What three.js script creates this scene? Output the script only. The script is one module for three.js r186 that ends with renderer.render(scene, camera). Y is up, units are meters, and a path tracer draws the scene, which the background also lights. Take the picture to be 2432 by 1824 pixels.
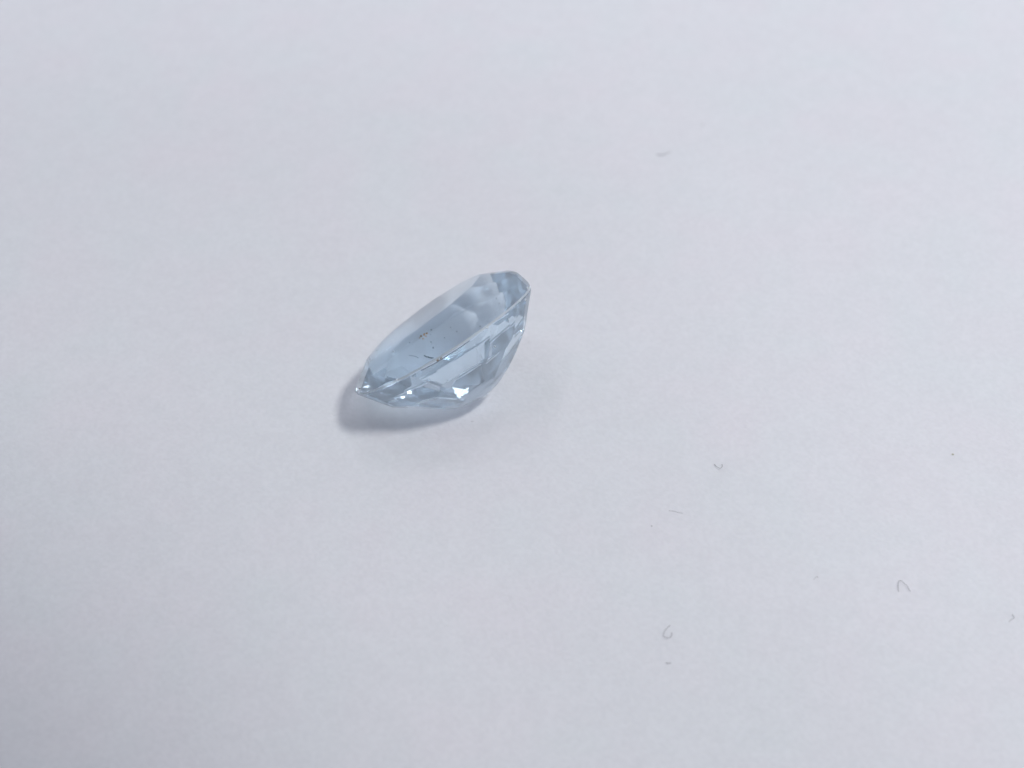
import * as THREE from 'three';
import { RectAreaLightUniformsLib } from 'three/addons/lights/RectAreaLightUniformsLib.js';

/* ------------------------------------------------------------------ camera */
const W = 2432, H = 1824;                       // pixels of the photograph, used only to read off places on the paper
const ELEV = THREE.MathUtils.degToRad(45);      // how steeply the lens looks down
const DIST = 0.076;
const scene = new THREE.Scene();
const camera = new THREE.PerspectiveCamera(26, W / H, 0.002, 20);
camera.position.set(0, Math.sin(ELEV) * DIST, Math.cos(ELEV) * DIST);
camera.lookAt(0, 0, 0);
camera.updateProjectionMatrix();
camera.updateMatrixWorld(true);
camera.focus = DIST - 0.0045;
camera.userData.fStop = 50;

/* --------------------------------------------------------------- the lights */
const renderer = new THREE.WebGLRenderer({ antialias: true });
renderer.toneMapping = THREE.LinearToneMapping;
renderer.toneMappingExposure = 8.35;
renderer.shadowMap.enabled = true;
RectAreaLightUniformsLib.init();
scene.background = new THREE.Color(0.0510, 0.0518, 0.0580);   // the pale room around, unlit by anything else

function panelLamp(name, label, at, towards, w, h, colour, strength, glow) {
  const g = new THREE.Group(); g.name = name; g.position.set(...at);
  g.userData = { label, category: 'lamp' };
  const m = new THREE.Matrix4().lookAt(g.position, new THREE.Vector3(...towards), new THREE.Vector3(0, 1, 0.001));
  g.quaternion.setFromRotationMatrix(m);        // -z looks at the paper
  const face = new THREE.Mesh(new THREE.BoxGeometry(w, h, 0.004), new THREE.MeshStandardMaterial({ color: 0xf4f4f4, emissive: new THREE.Color(...colour), emissiveIntensity: glow }));
  face.name = 'lamp_face'; face.position.z = 0.005; g.add(face);
  const shell = new THREE.Mesh(new THREE.BoxGeometry(w * 1.12, h * 1.12, 0.012), new THREE.MeshStandardMaterial({ color: 0x9a9a9c, roughness: 0.6 }));
  shell.name = 'lamp_housing'; shell.position.z = 0.0135; g.add(shell);
  scene.add(g);
  const l = new THREE.RectAreaLight(new THREE.Color(...colour), strength, w, h);
  l.position.copy(g.position); l.quaternion.copy(g.quaternion);
  l.name = name + '_light';
  scene.add(l);
  return g;
}
panelLamp('desk_lamp', 'white panel desk lamp to the right behind the gemstone', [0.142, 0.262, 0.026], [0, 0, 0], 0.053, 0.037, [1, 0.985, 0.945], 7.2, 0.5);
for (const [k, at, where] of [['', [-0.5, 1.25, 0.0], 'to the left'], ['_001', [-0.35, 1.3, -0.55], 'behind to the left'], ['_002', [0.3, 1.3, -0.65], 'behind to the right'], ['_003', [-0.25, 1.35, 0.6], 'in front to the left'], ['_004', [0.45, 1.3, 0.5], 'in front to the right']])
  panelLamp('ceiling_lamp' + k, `small square ceiling lamp above the paper, ${where}`, at, [0, 0, 0], 0.15, 0.15, [0.94, 0.97, 1], 1.0, 0.3);

/* ------------------------------------------------------------------ helpers */
let seed = 12;
const rnd = () => { seed = (seed + 0x6D2B79F5) | 0; let t = Math.imul(seed ^ (seed >>> 15), 1 | seed); t = (t + Math.imul(t ^ (t >>> 7), 61 | t)) ^ t; return ((t ^ (t >>> 14)) >>> 0) / 4294967296; };
const rr = (a, b) => a + (b - a) * rnd();
const V = (x, y, z) => new THREE.Vector3(x, y, z);
function onPlane(px, py, y = 0) {               // the point of the level y = const that the photograph shows at that pixel
  const p = V((px / W) * 2 - 1, 1 - (py / H) * 2, 0.5).unproject(camera).sub(camera.position);
  return camera.position.clone().addScaledVector(p, (y - camera.position.y) / p.y);
}
function toPixel(p) { const q = p.clone().project(camera); return [Math.round((q.x + 1) / 2 * W), Math.round((1 - q.y) / 2 * H)]; }
function valueNoise(n, seed0) {                 // tileable lattice of n x n values, smooth lookup
  const a = new Float32Array(n * n), keep = seed; seed = seed0; for (let i = 0; i < a.length; i++) a[i] = rnd(); seed = keep;
  return (u, v) => {
    const x = u * n, y = v * n, i = Math.floor(x), j = Math.floor(y), f = x - i, g = y - j, s = f * f * (3 - 2 * f), t = g * g * (3 - 2 * g);
    const at = (p, q) => a[((q % n + n) % n) * n + ((p % n + n) % n)];
    return (at(i, j) * (1 - s) + at(i + 1, j) * s) * (1 - t) + (at(i, j + 1) * (1 - s) + at(i + 1, j + 1) * s) * t;
  };
}

/* ---------------------------------------------------------------- the paper */
const cockle = valueNoise(24, 15), cockleFine = valueNoise(64, 16);
function paperHeight(x, z) {                     // the sheet is not quite flat; it lies true under the stone
  const r = Math.hypot(x + 0.003, z + 0.002), k = Math.min(1, Math.max(0, (r - 0.006) / 0.008));
  return k * k * (3 - 2 * k) * ((cockle(x / 0.3 + 0.5, z / 0.3 + 0.5) - 0.5) * 0.00022 + (cockleFine(x / 0.3 + 0.5, z / 0.3 + 0.5) - 0.5) * 0.00005);
}
function paperTextures() {
  const N = 1024, col = new Uint8Array(N * N * 4), bmp = new Uint8Array(N * N * 4);
  const hueA = valueNoise(18, 5), hueB = valueNoise(40, 6), mott = valueNoise(90, 7), fine = valueNoise(420, 8), grain = valueNoise(256, 9), grain2 = valueNoise(512, 10), soft = valueNoise(64, 11);
  for (let y = 0; y < N; y++) for (let x = 0; x < N; x++) {
    const u = x / N, v = y / N, k = (y * N + x) * 4;
    const h = (hueA(u, v) - 0.5) * 0.6 + (hueB(u, v) - 0.5) * 0.4;                 // bluish to pinkish white, as the stock is dyed
    const t = (mott(u, v) - 0.5) * 2.2 + (fine(u, v) - 0.5) * 5;
    col[k] = 224 + h * 3 + t; col[k + 1] = 226 - h * 2 + t; col[k + 2] = 233 - h * 0.5 + t; col[k + 3] = 255;
    const b = 128 + (grain(u, v) - 0.5) * 90 + (grain2(u, v) - 0.5) * 90 + (soft(u, v) - 0.5) * 70;
    bmp[k] = bmp[k + 1] = bmp[k + 2] = Math.max(0, Math.min(255, b)); bmp[k + 3] = 255;
  }
  const make = (a, srgb, size) => { const t = new THREE.DataTexture(a, N, N); t.wrapS = t.wrapT = THREE.RepeatWrapping; t.magFilter = THREE.LinearFilter; if (srgb) t.colorSpace = THREE.SRGBColorSpace; t.repeat.set(1 / size, 1 / size); t.needsUpdate = true; return t; };
  return { map: make(col, true, 0.058), bumpMap: make(bmp, false, 0.031) };
}
{
  const w = 0.297, d = 0.21, g = new THREE.BoxGeometry(w, 0.00012, d, 198, 1, 140), p = g.attributes.position, uv = g.attributes.uv;
  for (let i = 0; i < p.count; i++) { uv.setXY(i, p.getX(i) + 0.2, p.getZ(i) + 0.2); p.setY(i, p.getY(i) + paperHeight(p.getX(i) + 0.01, p.getZ(i) - 0.01)); }
  g.computeVertexNormals();
  const paper = new THREE.Mesh(g, new THREE.MeshStandardMaterial({ ...paperTextures(), bumpScale: 0.000016, roughness: 0.85 }));
  paper.position.set(0.01, -0.00006, -0.01);
  paper.name = 'paper_sheet'; paper.receiveShadow = true;
  paper.userData = { label: 'plain white paper sheet under the pale blue gemstone', category: 'paper', kind: 'structure' };
  scene.add(paper);
}

/* ------------------------------------------------------------- the gemstone */
const A = 0.00452;                               // half its length, metres
const RATIO = 0.74;                              // width to length
// A solid cut by planes n.p <= d, as a lapidary cuts it. Worked out in a space where the outline is a unit circle, then squeezed to the oval.
const planes = [];
function cut(az, slope, r, z, up) {              // a facet at that azimuth, tilted by slope from the girdle plane, through the point (r, z) of its meridian
  const n = V(Math.cos(az) * Math.sin(slope), Math.sin(az) * Math.sin(slope), up * Math.cos(slope));
  planes.push({ n, d: n.x * r * Math.cos(az) + n.y * r * Math.sin(az) + n.z * z });
}
const D = THREE.MathUtils.degToRad, J = (a) => rr(-a, a);
const TABLE_Z = 0.30, GIRDLE = 0.012;
planes.push({ n: V(-0.075, 0.0, 1).normalize(), d: TABLE_Z * V(-0.075, 0, 1).normalize().z });
for (let k = 0; k < 40; k++) { const a = (k + 0.5) / 40 * Math.PI * 2; planes.push({ n: V(Math.cos(a), Math.sin(a), 0), d: 1 }); }
for (let k = -5; k <= 5; k++) cut(k * 0.17 + J(0.03), D(57 - Math.abs(k)), 0.955, GIRDLE + 0.165 - 0.006 * k * k, 1);
for (let k = -4; k <= 4; k++) cut(k * 0.2 + J(0.03), D(42 - Math.abs(k)), 0.90, GIRDLE + 0.215 - 0.006 * k * k, 1);
const blunt = (a) => Math.max(0, Math.cos(a)) ** 1.5;              // the crown stands steeper and thicker at one end
for (let k = 0; k < 12; k++) { const a = (k + 0.1) / 12 * Math.PI * 2 + J(0.03), w = blunt(a); cut(a, D(38 - 14 * w + J(1.2)), 0.985, GIRDLE + 0.17 * w + J(0.004), 1); }
for (let k = 0; k < 24; k++) { const a = (k + 0.5) / 24 * Math.PI * 2 + J(0.02), w = blunt(a); cut(a, D(47 + 27 * w + J(1.5)), 1, GIRDLE + 0.003 + J(0.003), 1); }
for (let k = 0; k < 24; k++) { const a = (k + 0.6) / 24 * Math.PI * 2 + J(0.02); cut(a, D(19 + J(1)), 0.69, TABLE_Z + 0.052 * Math.cos(a) - 0.02 + J(0.003), 1); }
// pavilion: three rows of facets, steep under the girdle, flat round the culet
for (let k = 0; k < 28; k++) { const a = (k + 0.5) / 28 * Math.PI * 2 + J(0.04); cut(a, D(52 + J(2.5)), 1, -GIRDLE - 0.003 + J(0.003), -1); }
for (let k = 0; k < 26; k++) { const a = (k + 0.2) / 26 * Math.PI * 2 + J(0.05); cut(a, D(44 + J(3)), 0.9, -0.19 + J(0.008), -1); }
const rest = planes.length;
cut(D(131), D(36.5), 0.86, -0.245, -1);
for (let k = 1; k < 15; k++) { const a = D(131) + k / 15 * Math.PI * 2 + J(0.04); cut(a, D(36.5 + J(2)), 0.86, -0.245 + J(0.012), -1); }
for (let k = 0; k < 19; k++) { const a = (k + 0.3) / 19 * Math.PI * 2 + J(0.06); cut(a, D(28 + J(3)), 0.5, -0.53 + J(0.006), -1); }
for (let k = 0; k < 11; k++) { const a = (k + 0.3) / 11 * Math.PI * 2 + J(0.08); cut(a, D(18 + J(4)), 0.25, -0.655 + J(0.006), -1); }

function facets() {                              // every facet as a polygon of the finished stone
  const out = [];
  planes.forEach((P, i) => {
    const c = P.n.clone().multiplyScalar(P.d), s = Math.abs(P.n.z) < 0.9 ? V(0, 0, 1) : V(1, 0, 0), e = s.cross(P.n).normalize(), f = P.n.clone().cross(e);
    let poly = [[-4, -4], [4, -4], [4, 4], [-4, 4]].map(([x, y]) => c.clone().addScaledVector(e, x).addScaledVector(f, y));
    planes.forEach((Q, j) => {
      if (i === j || !poly.length) return;
      const next = [];
      poly.forEach((p, k) => {
        const q = poly[(k + 1) % poly.length], a = Q.n.dot(p) - Q.d, b = Q.n.dot(q) - Q.d;
        if (a <= 0) next.push(p);
        if ((a < 0 && b > 0) || (a > 0 && b < 0)) next.push(p.clone().lerp(q, a / (a - b)));
      });
      poly = next;
    });
    if (poly.length > 2) out.push({ i, poly });
  });
  return out;
}
// worn edges: where two facets meet, a third, very narrow one between them
{
  const F = facets(), id = (p) => [p.x, p.y, p.z].map((v) => Math.round(v * 1e5)).join(), edges = new Map();
  for (const { i, poly } of F) poly.forEach((p, k) => { const q = poly[(k + 1) % poly.length], a = id(p), b = id(q); if (a === b || p.distanceTo(q) < 0.03) return; const key = a < b ? a + '|' + b : b + '|' + a; if (edges.has(key)) edges.get(key).push([i, p]); else edges.set(key, [[i, p]]); });
  for (const e of edges.values()) {
    if (e.length !== 2) continue;
    const a = planes[e[0][0]].n, b = planes[e[1][0]].n, half = a.angleTo(b) / 2;
    if (half < D(1.5)) continue;
    const n = a.clone().add(b).normalize();
    planes.push({ n, d: n.dot(e[0][1]) - rr(0.004, 0.008) * Math.tan(half) });
  }
}
function stoneGeometry() {
  const pos = [], key = new Map(), weld = (p) => { const k = [p.x, p.y, p.z].map((v) => Math.round(v * 2e5)).join(); if (!key.has(k)) key.set(k, p); return key.get(k); };
  for (const { poly } of facets()) {
    const q = poly.map(weld).filter((p, k, a) => p !== a[(k + 1) % a.length]);
    for (let k = 1; k + 1 < q.length; k++) for (const p of [q[0], q[k], q[k + 1]]) pos.push(p.x * A, p.y * A * RATIO, p.z * A);
  }
  const g = new THREE.BufferGeometry();
  g.setAttribute('position', new THREE.Float32BufferAttribute(pos, 3));
  g.computeVertexNormals();
  return g;
}
const stone = stoneGeometry();
const gem = new THREE.Group();
gem.name = 'gemstone';
gem.userData = { label: 'pale blue transparent faceted oval gemstone lying tilted on white paper', category: 'gemstone' };
{
  // how the photograph shows it: long axis and table normal, in the lens's axes (right, up, towards the lens)
  const turn = D(31.6), lean = D(15), right = V(1, 0, 0), up = V(0, Math.cos(ELEV), -Math.sin(ELEV)), back = V(0, Math.sin(ELEV), Math.cos(ELEV));
  const world = (x, y, z) => V(0, 0, 0).addScaledVector(right, x).addScaledVector(up, y).addScaledVector(back, z);
  const a = world(Math.cos(turn), Math.sin(turn), 0), n = world(-Math.sin(turn) * Math.cos(lean), Math.cos(turn) * Math.cos(lean), Math.sin(lean)), b = n.clone().cross(a);
  const q = new THREE.Quaternion().setFromRotationMatrix(new THREE.Matrix4().makeBasis(a, b, n));
  // settle it: the facet it lies on goes flat on the paper
  const f = planes[rest].n, down = V(f.x, f.y / RATIO, f.z).normalize().applyQuaternion(q);
  console.log('settling by', THREE.MathUtils.radToDeg(down.angleTo(V(0, -1, 0))).toFixed(1));
  q.premultiply(new THREE.Quaternion().setFromUnitVectors(down, V(0, -1, 0)));
  gem.quaternion.copy(q);
  const p = stone.attributes.position, v = V(0, 0, 0); let low = 1;
  for (let i = 0; i < p.count; i++) low = Math.min(low, v.fromBufferAttribute(p, i).applyQuaternion(q).y);
  gem.position.copy(onPlane(1052, 804, -low + 0.000003));
  gem.updateMatrixWorld(true);
  for (const [x, y, z] of [[-1, 0, 0], [1, 0, 0], [0, -1, 0], [0, 1, 0], [0, 0, -0.74]]) console.log('at', x, y, z, toPixel(gem.localToWorld(V(x * A, y * A * RATIO, z * A))).join());
}
{
  const body = new THREE.Mesh(stone, new THREE.MeshPhysicalMaterial({ color: 0xffffff, roughness: 0.0, metalness: 0, transparent: true, opacity: 0.83, transmission: 1, thickness: 0.004, ior: 1.54, attenuationColor: new THREE.Color(0.37, 0.67, 1.0), attenuationDistance: 0.023 }));
  body.name = 'faceted_body'; body.castShadow = true; gem.add(body);

  // the bruted girdle: a frosted skin round the widest line
  const pos = [], N = 40, R = 1.0012 / Math.cos(Math.PI / N);
  const at = (k, z) => V(Math.cos(k / N * 2 * Math.PI) * R * A, Math.sin(k / N * 2 * Math.PI) * R * A * RATIO, z * A);
  for (let k = 0; k < N; k++) for (const p of [at(k, -0.01), at(k + 1, -0.01), at(k + 1, 0.01), at(k, -0.01), at(k + 1, 0.01), at(k, 0.01)]) pos.push(p.x, p.y, p.z);
  const gg = new THREE.BufferGeometry(); gg.setAttribute('position', new THREE.Float32BufferAttribute(pos, 3)); gg.computeVertexNormals();
  const girdle = new THREE.Mesh(gg, new THREE.MeshPhysicalMaterial({ color: 0xdde2e8, roughness: 0.55, transmission: 0.5, thickness: 0, ior: 1.5, side: THREE.DoubleSide }));
  girdle.name = 'girdle'; gem.add(girdle);

  // grains caught in the stone, just under its upper facets
  const ray = new THREE.Raycaster(), grain = (px, py, size, m, name, label, deep) => {
    ray.set(camera.position, V((px / W) * 2 - 1, 1 - (py / H) * 2, 0.5).unproject(camera).sub(camera.position).normalize());
    const hit = ray.intersectObject(body, false)[0];
    if (!hit) return;
    const g = new THREE.IcosahedronGeometry(size / 2, 1), p = g.attributes.position, shape = valueNoise(5, 31 + Math.round(px));
    for (let i = 0; i < p.count; i++) { const v = V(p.getX(i), p.getY(i), p.getZ(i)), d = v.clone().normalize(), k = 0.55 + 0.9 * shape(d.x * 0.5 + 0.5 + d.z * 0.3, d.y * 0.5 + 0.5); p.setXYZ(i, v.x * k * 1.3, v.y * k * 0.8, v.z * k); }
    g.computeVertexNormals();
    const o = new THREE.Mesh(g, m); o.name = name; if (label) o.userData.label = label;
    o.position.copy(gem.worldToLocal(hit.point.clone().addScaledVector(hit.face.normal.clone().transformDirection(gem.matrixWorld), -deep)));
    o.rotation.set(rr(0, 3), rr(0, 3), rr(0, 3)); gem.add(o);
  };
  gem.updateMatrixWorld(true);
  const dark = new THREE.MeshStandardMaterial({ color: 0x979ea6, roughness: 0.8 }), rust = new THREE.MeshStandardMaterial({ color: 0xc09a74, roughness: 0.8 }), rustDark = new THREE.MeshStandardMaterial({ color: 0x9c866f, roughness: 0.8 }), pale = new THREE.MeshStandardMaterial({ color: 0xf2f5f8, roughness: 0.5 });
  for (const [x, y, d] of [[1022, 780, 0.10], [964, 797, 0.08], [1021, 808, 0.09], [1053, 798, 0.08], [1028, 824, 0.09], [1081, 780, 0.08], [1131, 764, 0.09], [1180, 704, 0.09], [1200, 703, 0.08], [1203, 722, 0.08], [1188, 716, 0.07], [1066, 770, 0.07], [1018, 786, 0.06]]) grain(x, y, d * 0.72e-3, dark, 'inclusion', null, rr(0.00005, 0.0006));
  for (const [x, y, d] of [[998, 796, 0.10], [1006, 792, 0.12], [1012, 789, 0.09], [1003, 801, 0.08], [995, 801, 0.09], [1010, 796, 0.08]]) grain(x, y, d * 0.85e-3, rnd() < 0.6 ? rust : rustDark, 'inclusion', 'rust coloured inclusion', rr(0.00008, 0.0002));
  for (const [x, y, d] of [[1040, 856, 0.12], [1048, 852, 0.09]]) grain(x, y, d * 1e-3, rustDark, 'inclusion', 'brownish inclusion at the girdle', 0.00006);
  // hairline cracks inside and a dirty line under the girdle
  const seam = (pixels, radius, m, name, label, deep) => {
    const pts = [];
    for (const [px, py] of pixels) {
      ray.set(camera.position, V((px / W) * 2 - 1, 1 - (py / H) * 2, 0.5).unproject(camera).sub(camera.position).normalize());
      const hit = ray.intersectObject(body, false)[0];
      if (hit) pts.push(gem.worldToLocal(hit.point.clone().addScaledVector(hit.face.normal.clone().transformDirection(gem.matrixWorld), -deep)));
    }
    if (pts.length < 2) return;
    const g = new THREE.TubeGeometry(new THREE.CatmullRomCurve3(pts), 24, radius, 6), p = g.attributes.position, rough = valueNoise(7, 91 + pixels[0][0]);
    for (let i = 0; i < p.count; i++) p.setXYZ(i, p.getX(i) + (rough(i * 0.013, 0.3) - 0.5) * radius, p.getY(i) + (rough(i * 0.017, 0.7) - 0.5) * radius, p.getZ(i));
    g.computeVertexNormals();
    const o = new THREE.Mesh(g, m); o.name = name; o.userData.label = label; gem.add(o);
  };
  const crackMat = new THREE.MeshStandardMaterial({ color: 0x7c8794, roughness: 0.7 }), grime = new THREE.MeshStandardMaterial({ color: 0x979dab, roughness: 0.8 });
  seam([[1005, 843], [1016, 846], [1028, 849]], 0.000028, crackMat, 'crack', 'short dark crack inside the stone', 0.00012);
  seam([[970, 843], [984, 845], [992, 849]], 0.000012, grime, 'crack', 'fine grey crack inside the stone', 0.0001);
  seam([[1000, 880], [1016, 872], [1032, 864], [1050, 853], [1070, 840], [1092, 826], [1116, 809]], 0.000022, grime, 'grime_line', 'dirty grey line under the girdle', 0.00001);
  for (const [x, y, d] of [[1253, 684, 0.11], [1248, 712, 0.09], [1158, 778, 0.09], [855, 923, 0.11], [943, 902, 0.10], [934, 835, 0.08], [1176, 823, 0.08]]) grain(x, y, d * 1e-3, pale, 'edge_chip', 'small white chip on a facet edge', 0.00002);
}
scene.add(gem);

/* --------------------------------------------- the fibres and specks of dust */
const onPaper = (px, py, lift) => { let p = onPlane(px, py, lift); for (let i = 0; i < 4; i++) p = onPlane(px, py, lift + paperHeight(p.x, p.z)); return p; };
const fibreFaint = new THREE.MeshStandardMaterial({ color: 0xd0d1d6, roughness: 0.85 }), fibreDark = new THREE.MeshStandardMaterial({ color: 0x9a9aa0, roughness: 0.8 }), fibreGrey = new THREE.MeshStandardMaterial({ color: 0xc6c7cc, roughness: 0.85 }), speckTan = new THREE.MeshStandardMaterial({ color: 0xc0bfb4, roughness: 0.9 });
function fibre(name, label, category, m, radius, pixels, arch = 0.00008) {
  const pts = pixels.map(([x, y], i) => onPaper(x, y, radius + arch * Math.sin(Math.PI * i / (pixels.length - 1)))), centre = pts[0].clone(); centre.y = 0;
  const o = new THREE.Mesh(new THREE.TubeGeometry(new THREE.CatmullRomCurve3(pts.map((p) => p.sub(centre))), 40, radius, 7), m);
  o.name = name; o.position.copy(centre); o.castShadow = true; o.userData = { label, category }; scene.add(o);
}
function speck(name, label, category, m, px, py, w, h) {
  const g = new THREE.IcosahedronGeometry(0.5, 2), p = g.attributes.position, shape = valueNoise(6, 77 + px);
  for (let i = 0; i < p.count; i++) { const k = 0.7 + 0.6 * shape(p.getX(i) + 0.5, p.getZ(i) + 0.5 + p.getY(i)); p.setXYZ(i, p.getX(i) * w * k, p.getY(i) * Math.min(w, h) * 0.5 * k, p.getZ(i) * h * k); }
  g.computeVertexNormals();
  const o = new THREE.Mesh(g, m); o.name = name; o.position.copy(onPaper(px, py, Math.min(w, h) * 0.2)); o.castShadow = true; o.userData = { label, category }; scene.add(o);
}
fibre('lint_fibre', 'dark grey C-shaped fibre above the short dash on the white paper', 'fibre', fibreDark, 0.000009, [[1592, 1485], [1581, 1495], [1576, 1506], [1576, 1511], [1585, 1515], [1593, 1512], [1596, 1504], [1594, 1503]]);
fibre('lint_fibre_001', 'dark bent n-shaped fibre farthest from the gemstone, on white paper', 'fibre', fibreDark, 0.0000095, [[2134, 1405], [2133, 1389], [2135, 1380], [2141, 1379], [2148, 1386], [2154, 1390], [2158, 1398], [2162, 1404]]);
fibre('lint_fibre_002', 'small dark hook-shaped fibre nearest the gemstone on white paper', 'fibre', fibreDark, 0.0000095, [[1697, 1102], [1701, 1107], [1710, 1112], [1714, 1110], [1716, 1105], [1714, 1103]]);
fibre('lint_fibre_003', 'short straight grey dash of lint below the C-shaped fibre', 'fibre', fibreGrey, 0.000018, [[1581, 1574], [1587, 1575], [1594, 1574]], 0.00001);
fibre('lint_fibre_004', 'faint thin slanting fibre below the hook-shaped one', 'fibre', fibreGrey, 0.000008, [[1588, 1213], [1601, 1214], [1612, 1217], [1622, 1219]], 0.00002);
fibre('lint_fibre_005', 'faint blurred smear of lint farthest back on the white paper', 'fibre', fibreFaint, 0.000024, [[1560, 366], [1574, 367], [1592, 360]], 0.00001);
fibre('lint_fibre_006', 'tiny curved grey lint up and left of the n-shaped fibre', 'fibre', fibreGrey, 0.000011, [[1932, 1377], [1937, 1371], [1941, 1369], [1943, 1372]], 0.00001);
fibre('lint_fibre_007', 'faint forked lint at the right edge of the paper in view', 'fibre', fibreGrey, 0.000014, [[2396, 1477], [2402, 1471], [2409, 1467], [2404, 1459]], 0.00001);
speck('dust_speck', 'tiny tan speck on the paper above the n-shaped fibre', 'speck', speckTan, 2263, 1079, 0.00011, 0.00009);
speck('dust_speck_001', 'faint blurred grey speck right of the farthest lint smear', 'speck', fibreGrey, 1669, 296, 0.00012, 0.0001);
speck('dust_speck_002', 'faint grey speck just right of the gemstone base', 'speck', fibreFaint, 1122, 1001, 0.00011, 0.00005);
speck('dust_speck_003', 'tiny grey speck between the C-shaped and slanting fibres', 'speck', fibreGrey, 1548, 1249, 0.00007, 0.00006);

/* ------------------------- the telephone that takes the picture, out of frame */
{
  const phone = new THREE.Group(); phone.name = 'smartphone';
  phone.userData = { label: 'dark smartphone held above the paper to photograph the gemstone', category: 'phone' };
  const L = 0.152, T = 0.008, Hh = 0.073, s = new THREE.Shape(), r = 0.009, x0 = -L / 2, y0 = -Hh / 2;
  s.moveTo(x0 + r, y0); s.lineTo(-x0 - r, y0); s.quadraticCurveTo(-x0, y0, -x0, y0 + r); s.lineTo(-x0, -y0 - r); s.quadraticCurveTo(-x0, -y0, -x0 - r, -y0); s.lineTo(x0 + r, -y0); s.quadraticCurveTo(x0, -y0, x0, -y0 - r); s.lineTo(x0, y0 + r); s.quadraticCurveTo(x0, y0, x0 + r, y0);
  const body = new THREE.Mesh(new THREE.ExtrudeGeometry(s, { depth: T, bevelEnabled: true, bevelSize: 0.0012, bevelThickness: 0.0012, bevelSegments: 3 }), new THREE.MeshStandardMaterial({ color: 0x2b2d33, roughness: 0.35 }));
  body.name = 'phone_body'; body.position.set(-0.040, 0.018, 0.003); body.castShadow = true; phone.add(body);
  const ring = new THREE.Mesh(new THREE.CylinderGeometry(0.0045, 0.0045, 0.0006, 40), new THREE.MeshStandardMaterial({ color: 0x0c0c0e, roughness: 0.15 }));
  ring.name = 'lens'; ring.rotation.x = Math.PI / 2; ring.position.z = 0.0013; phone.add(ring);
  phone.position.copy(camera.position); phone.quaternion.copy(camera.quaternion);
  scene.add(phone);
}

renderer.render(scene, camera);
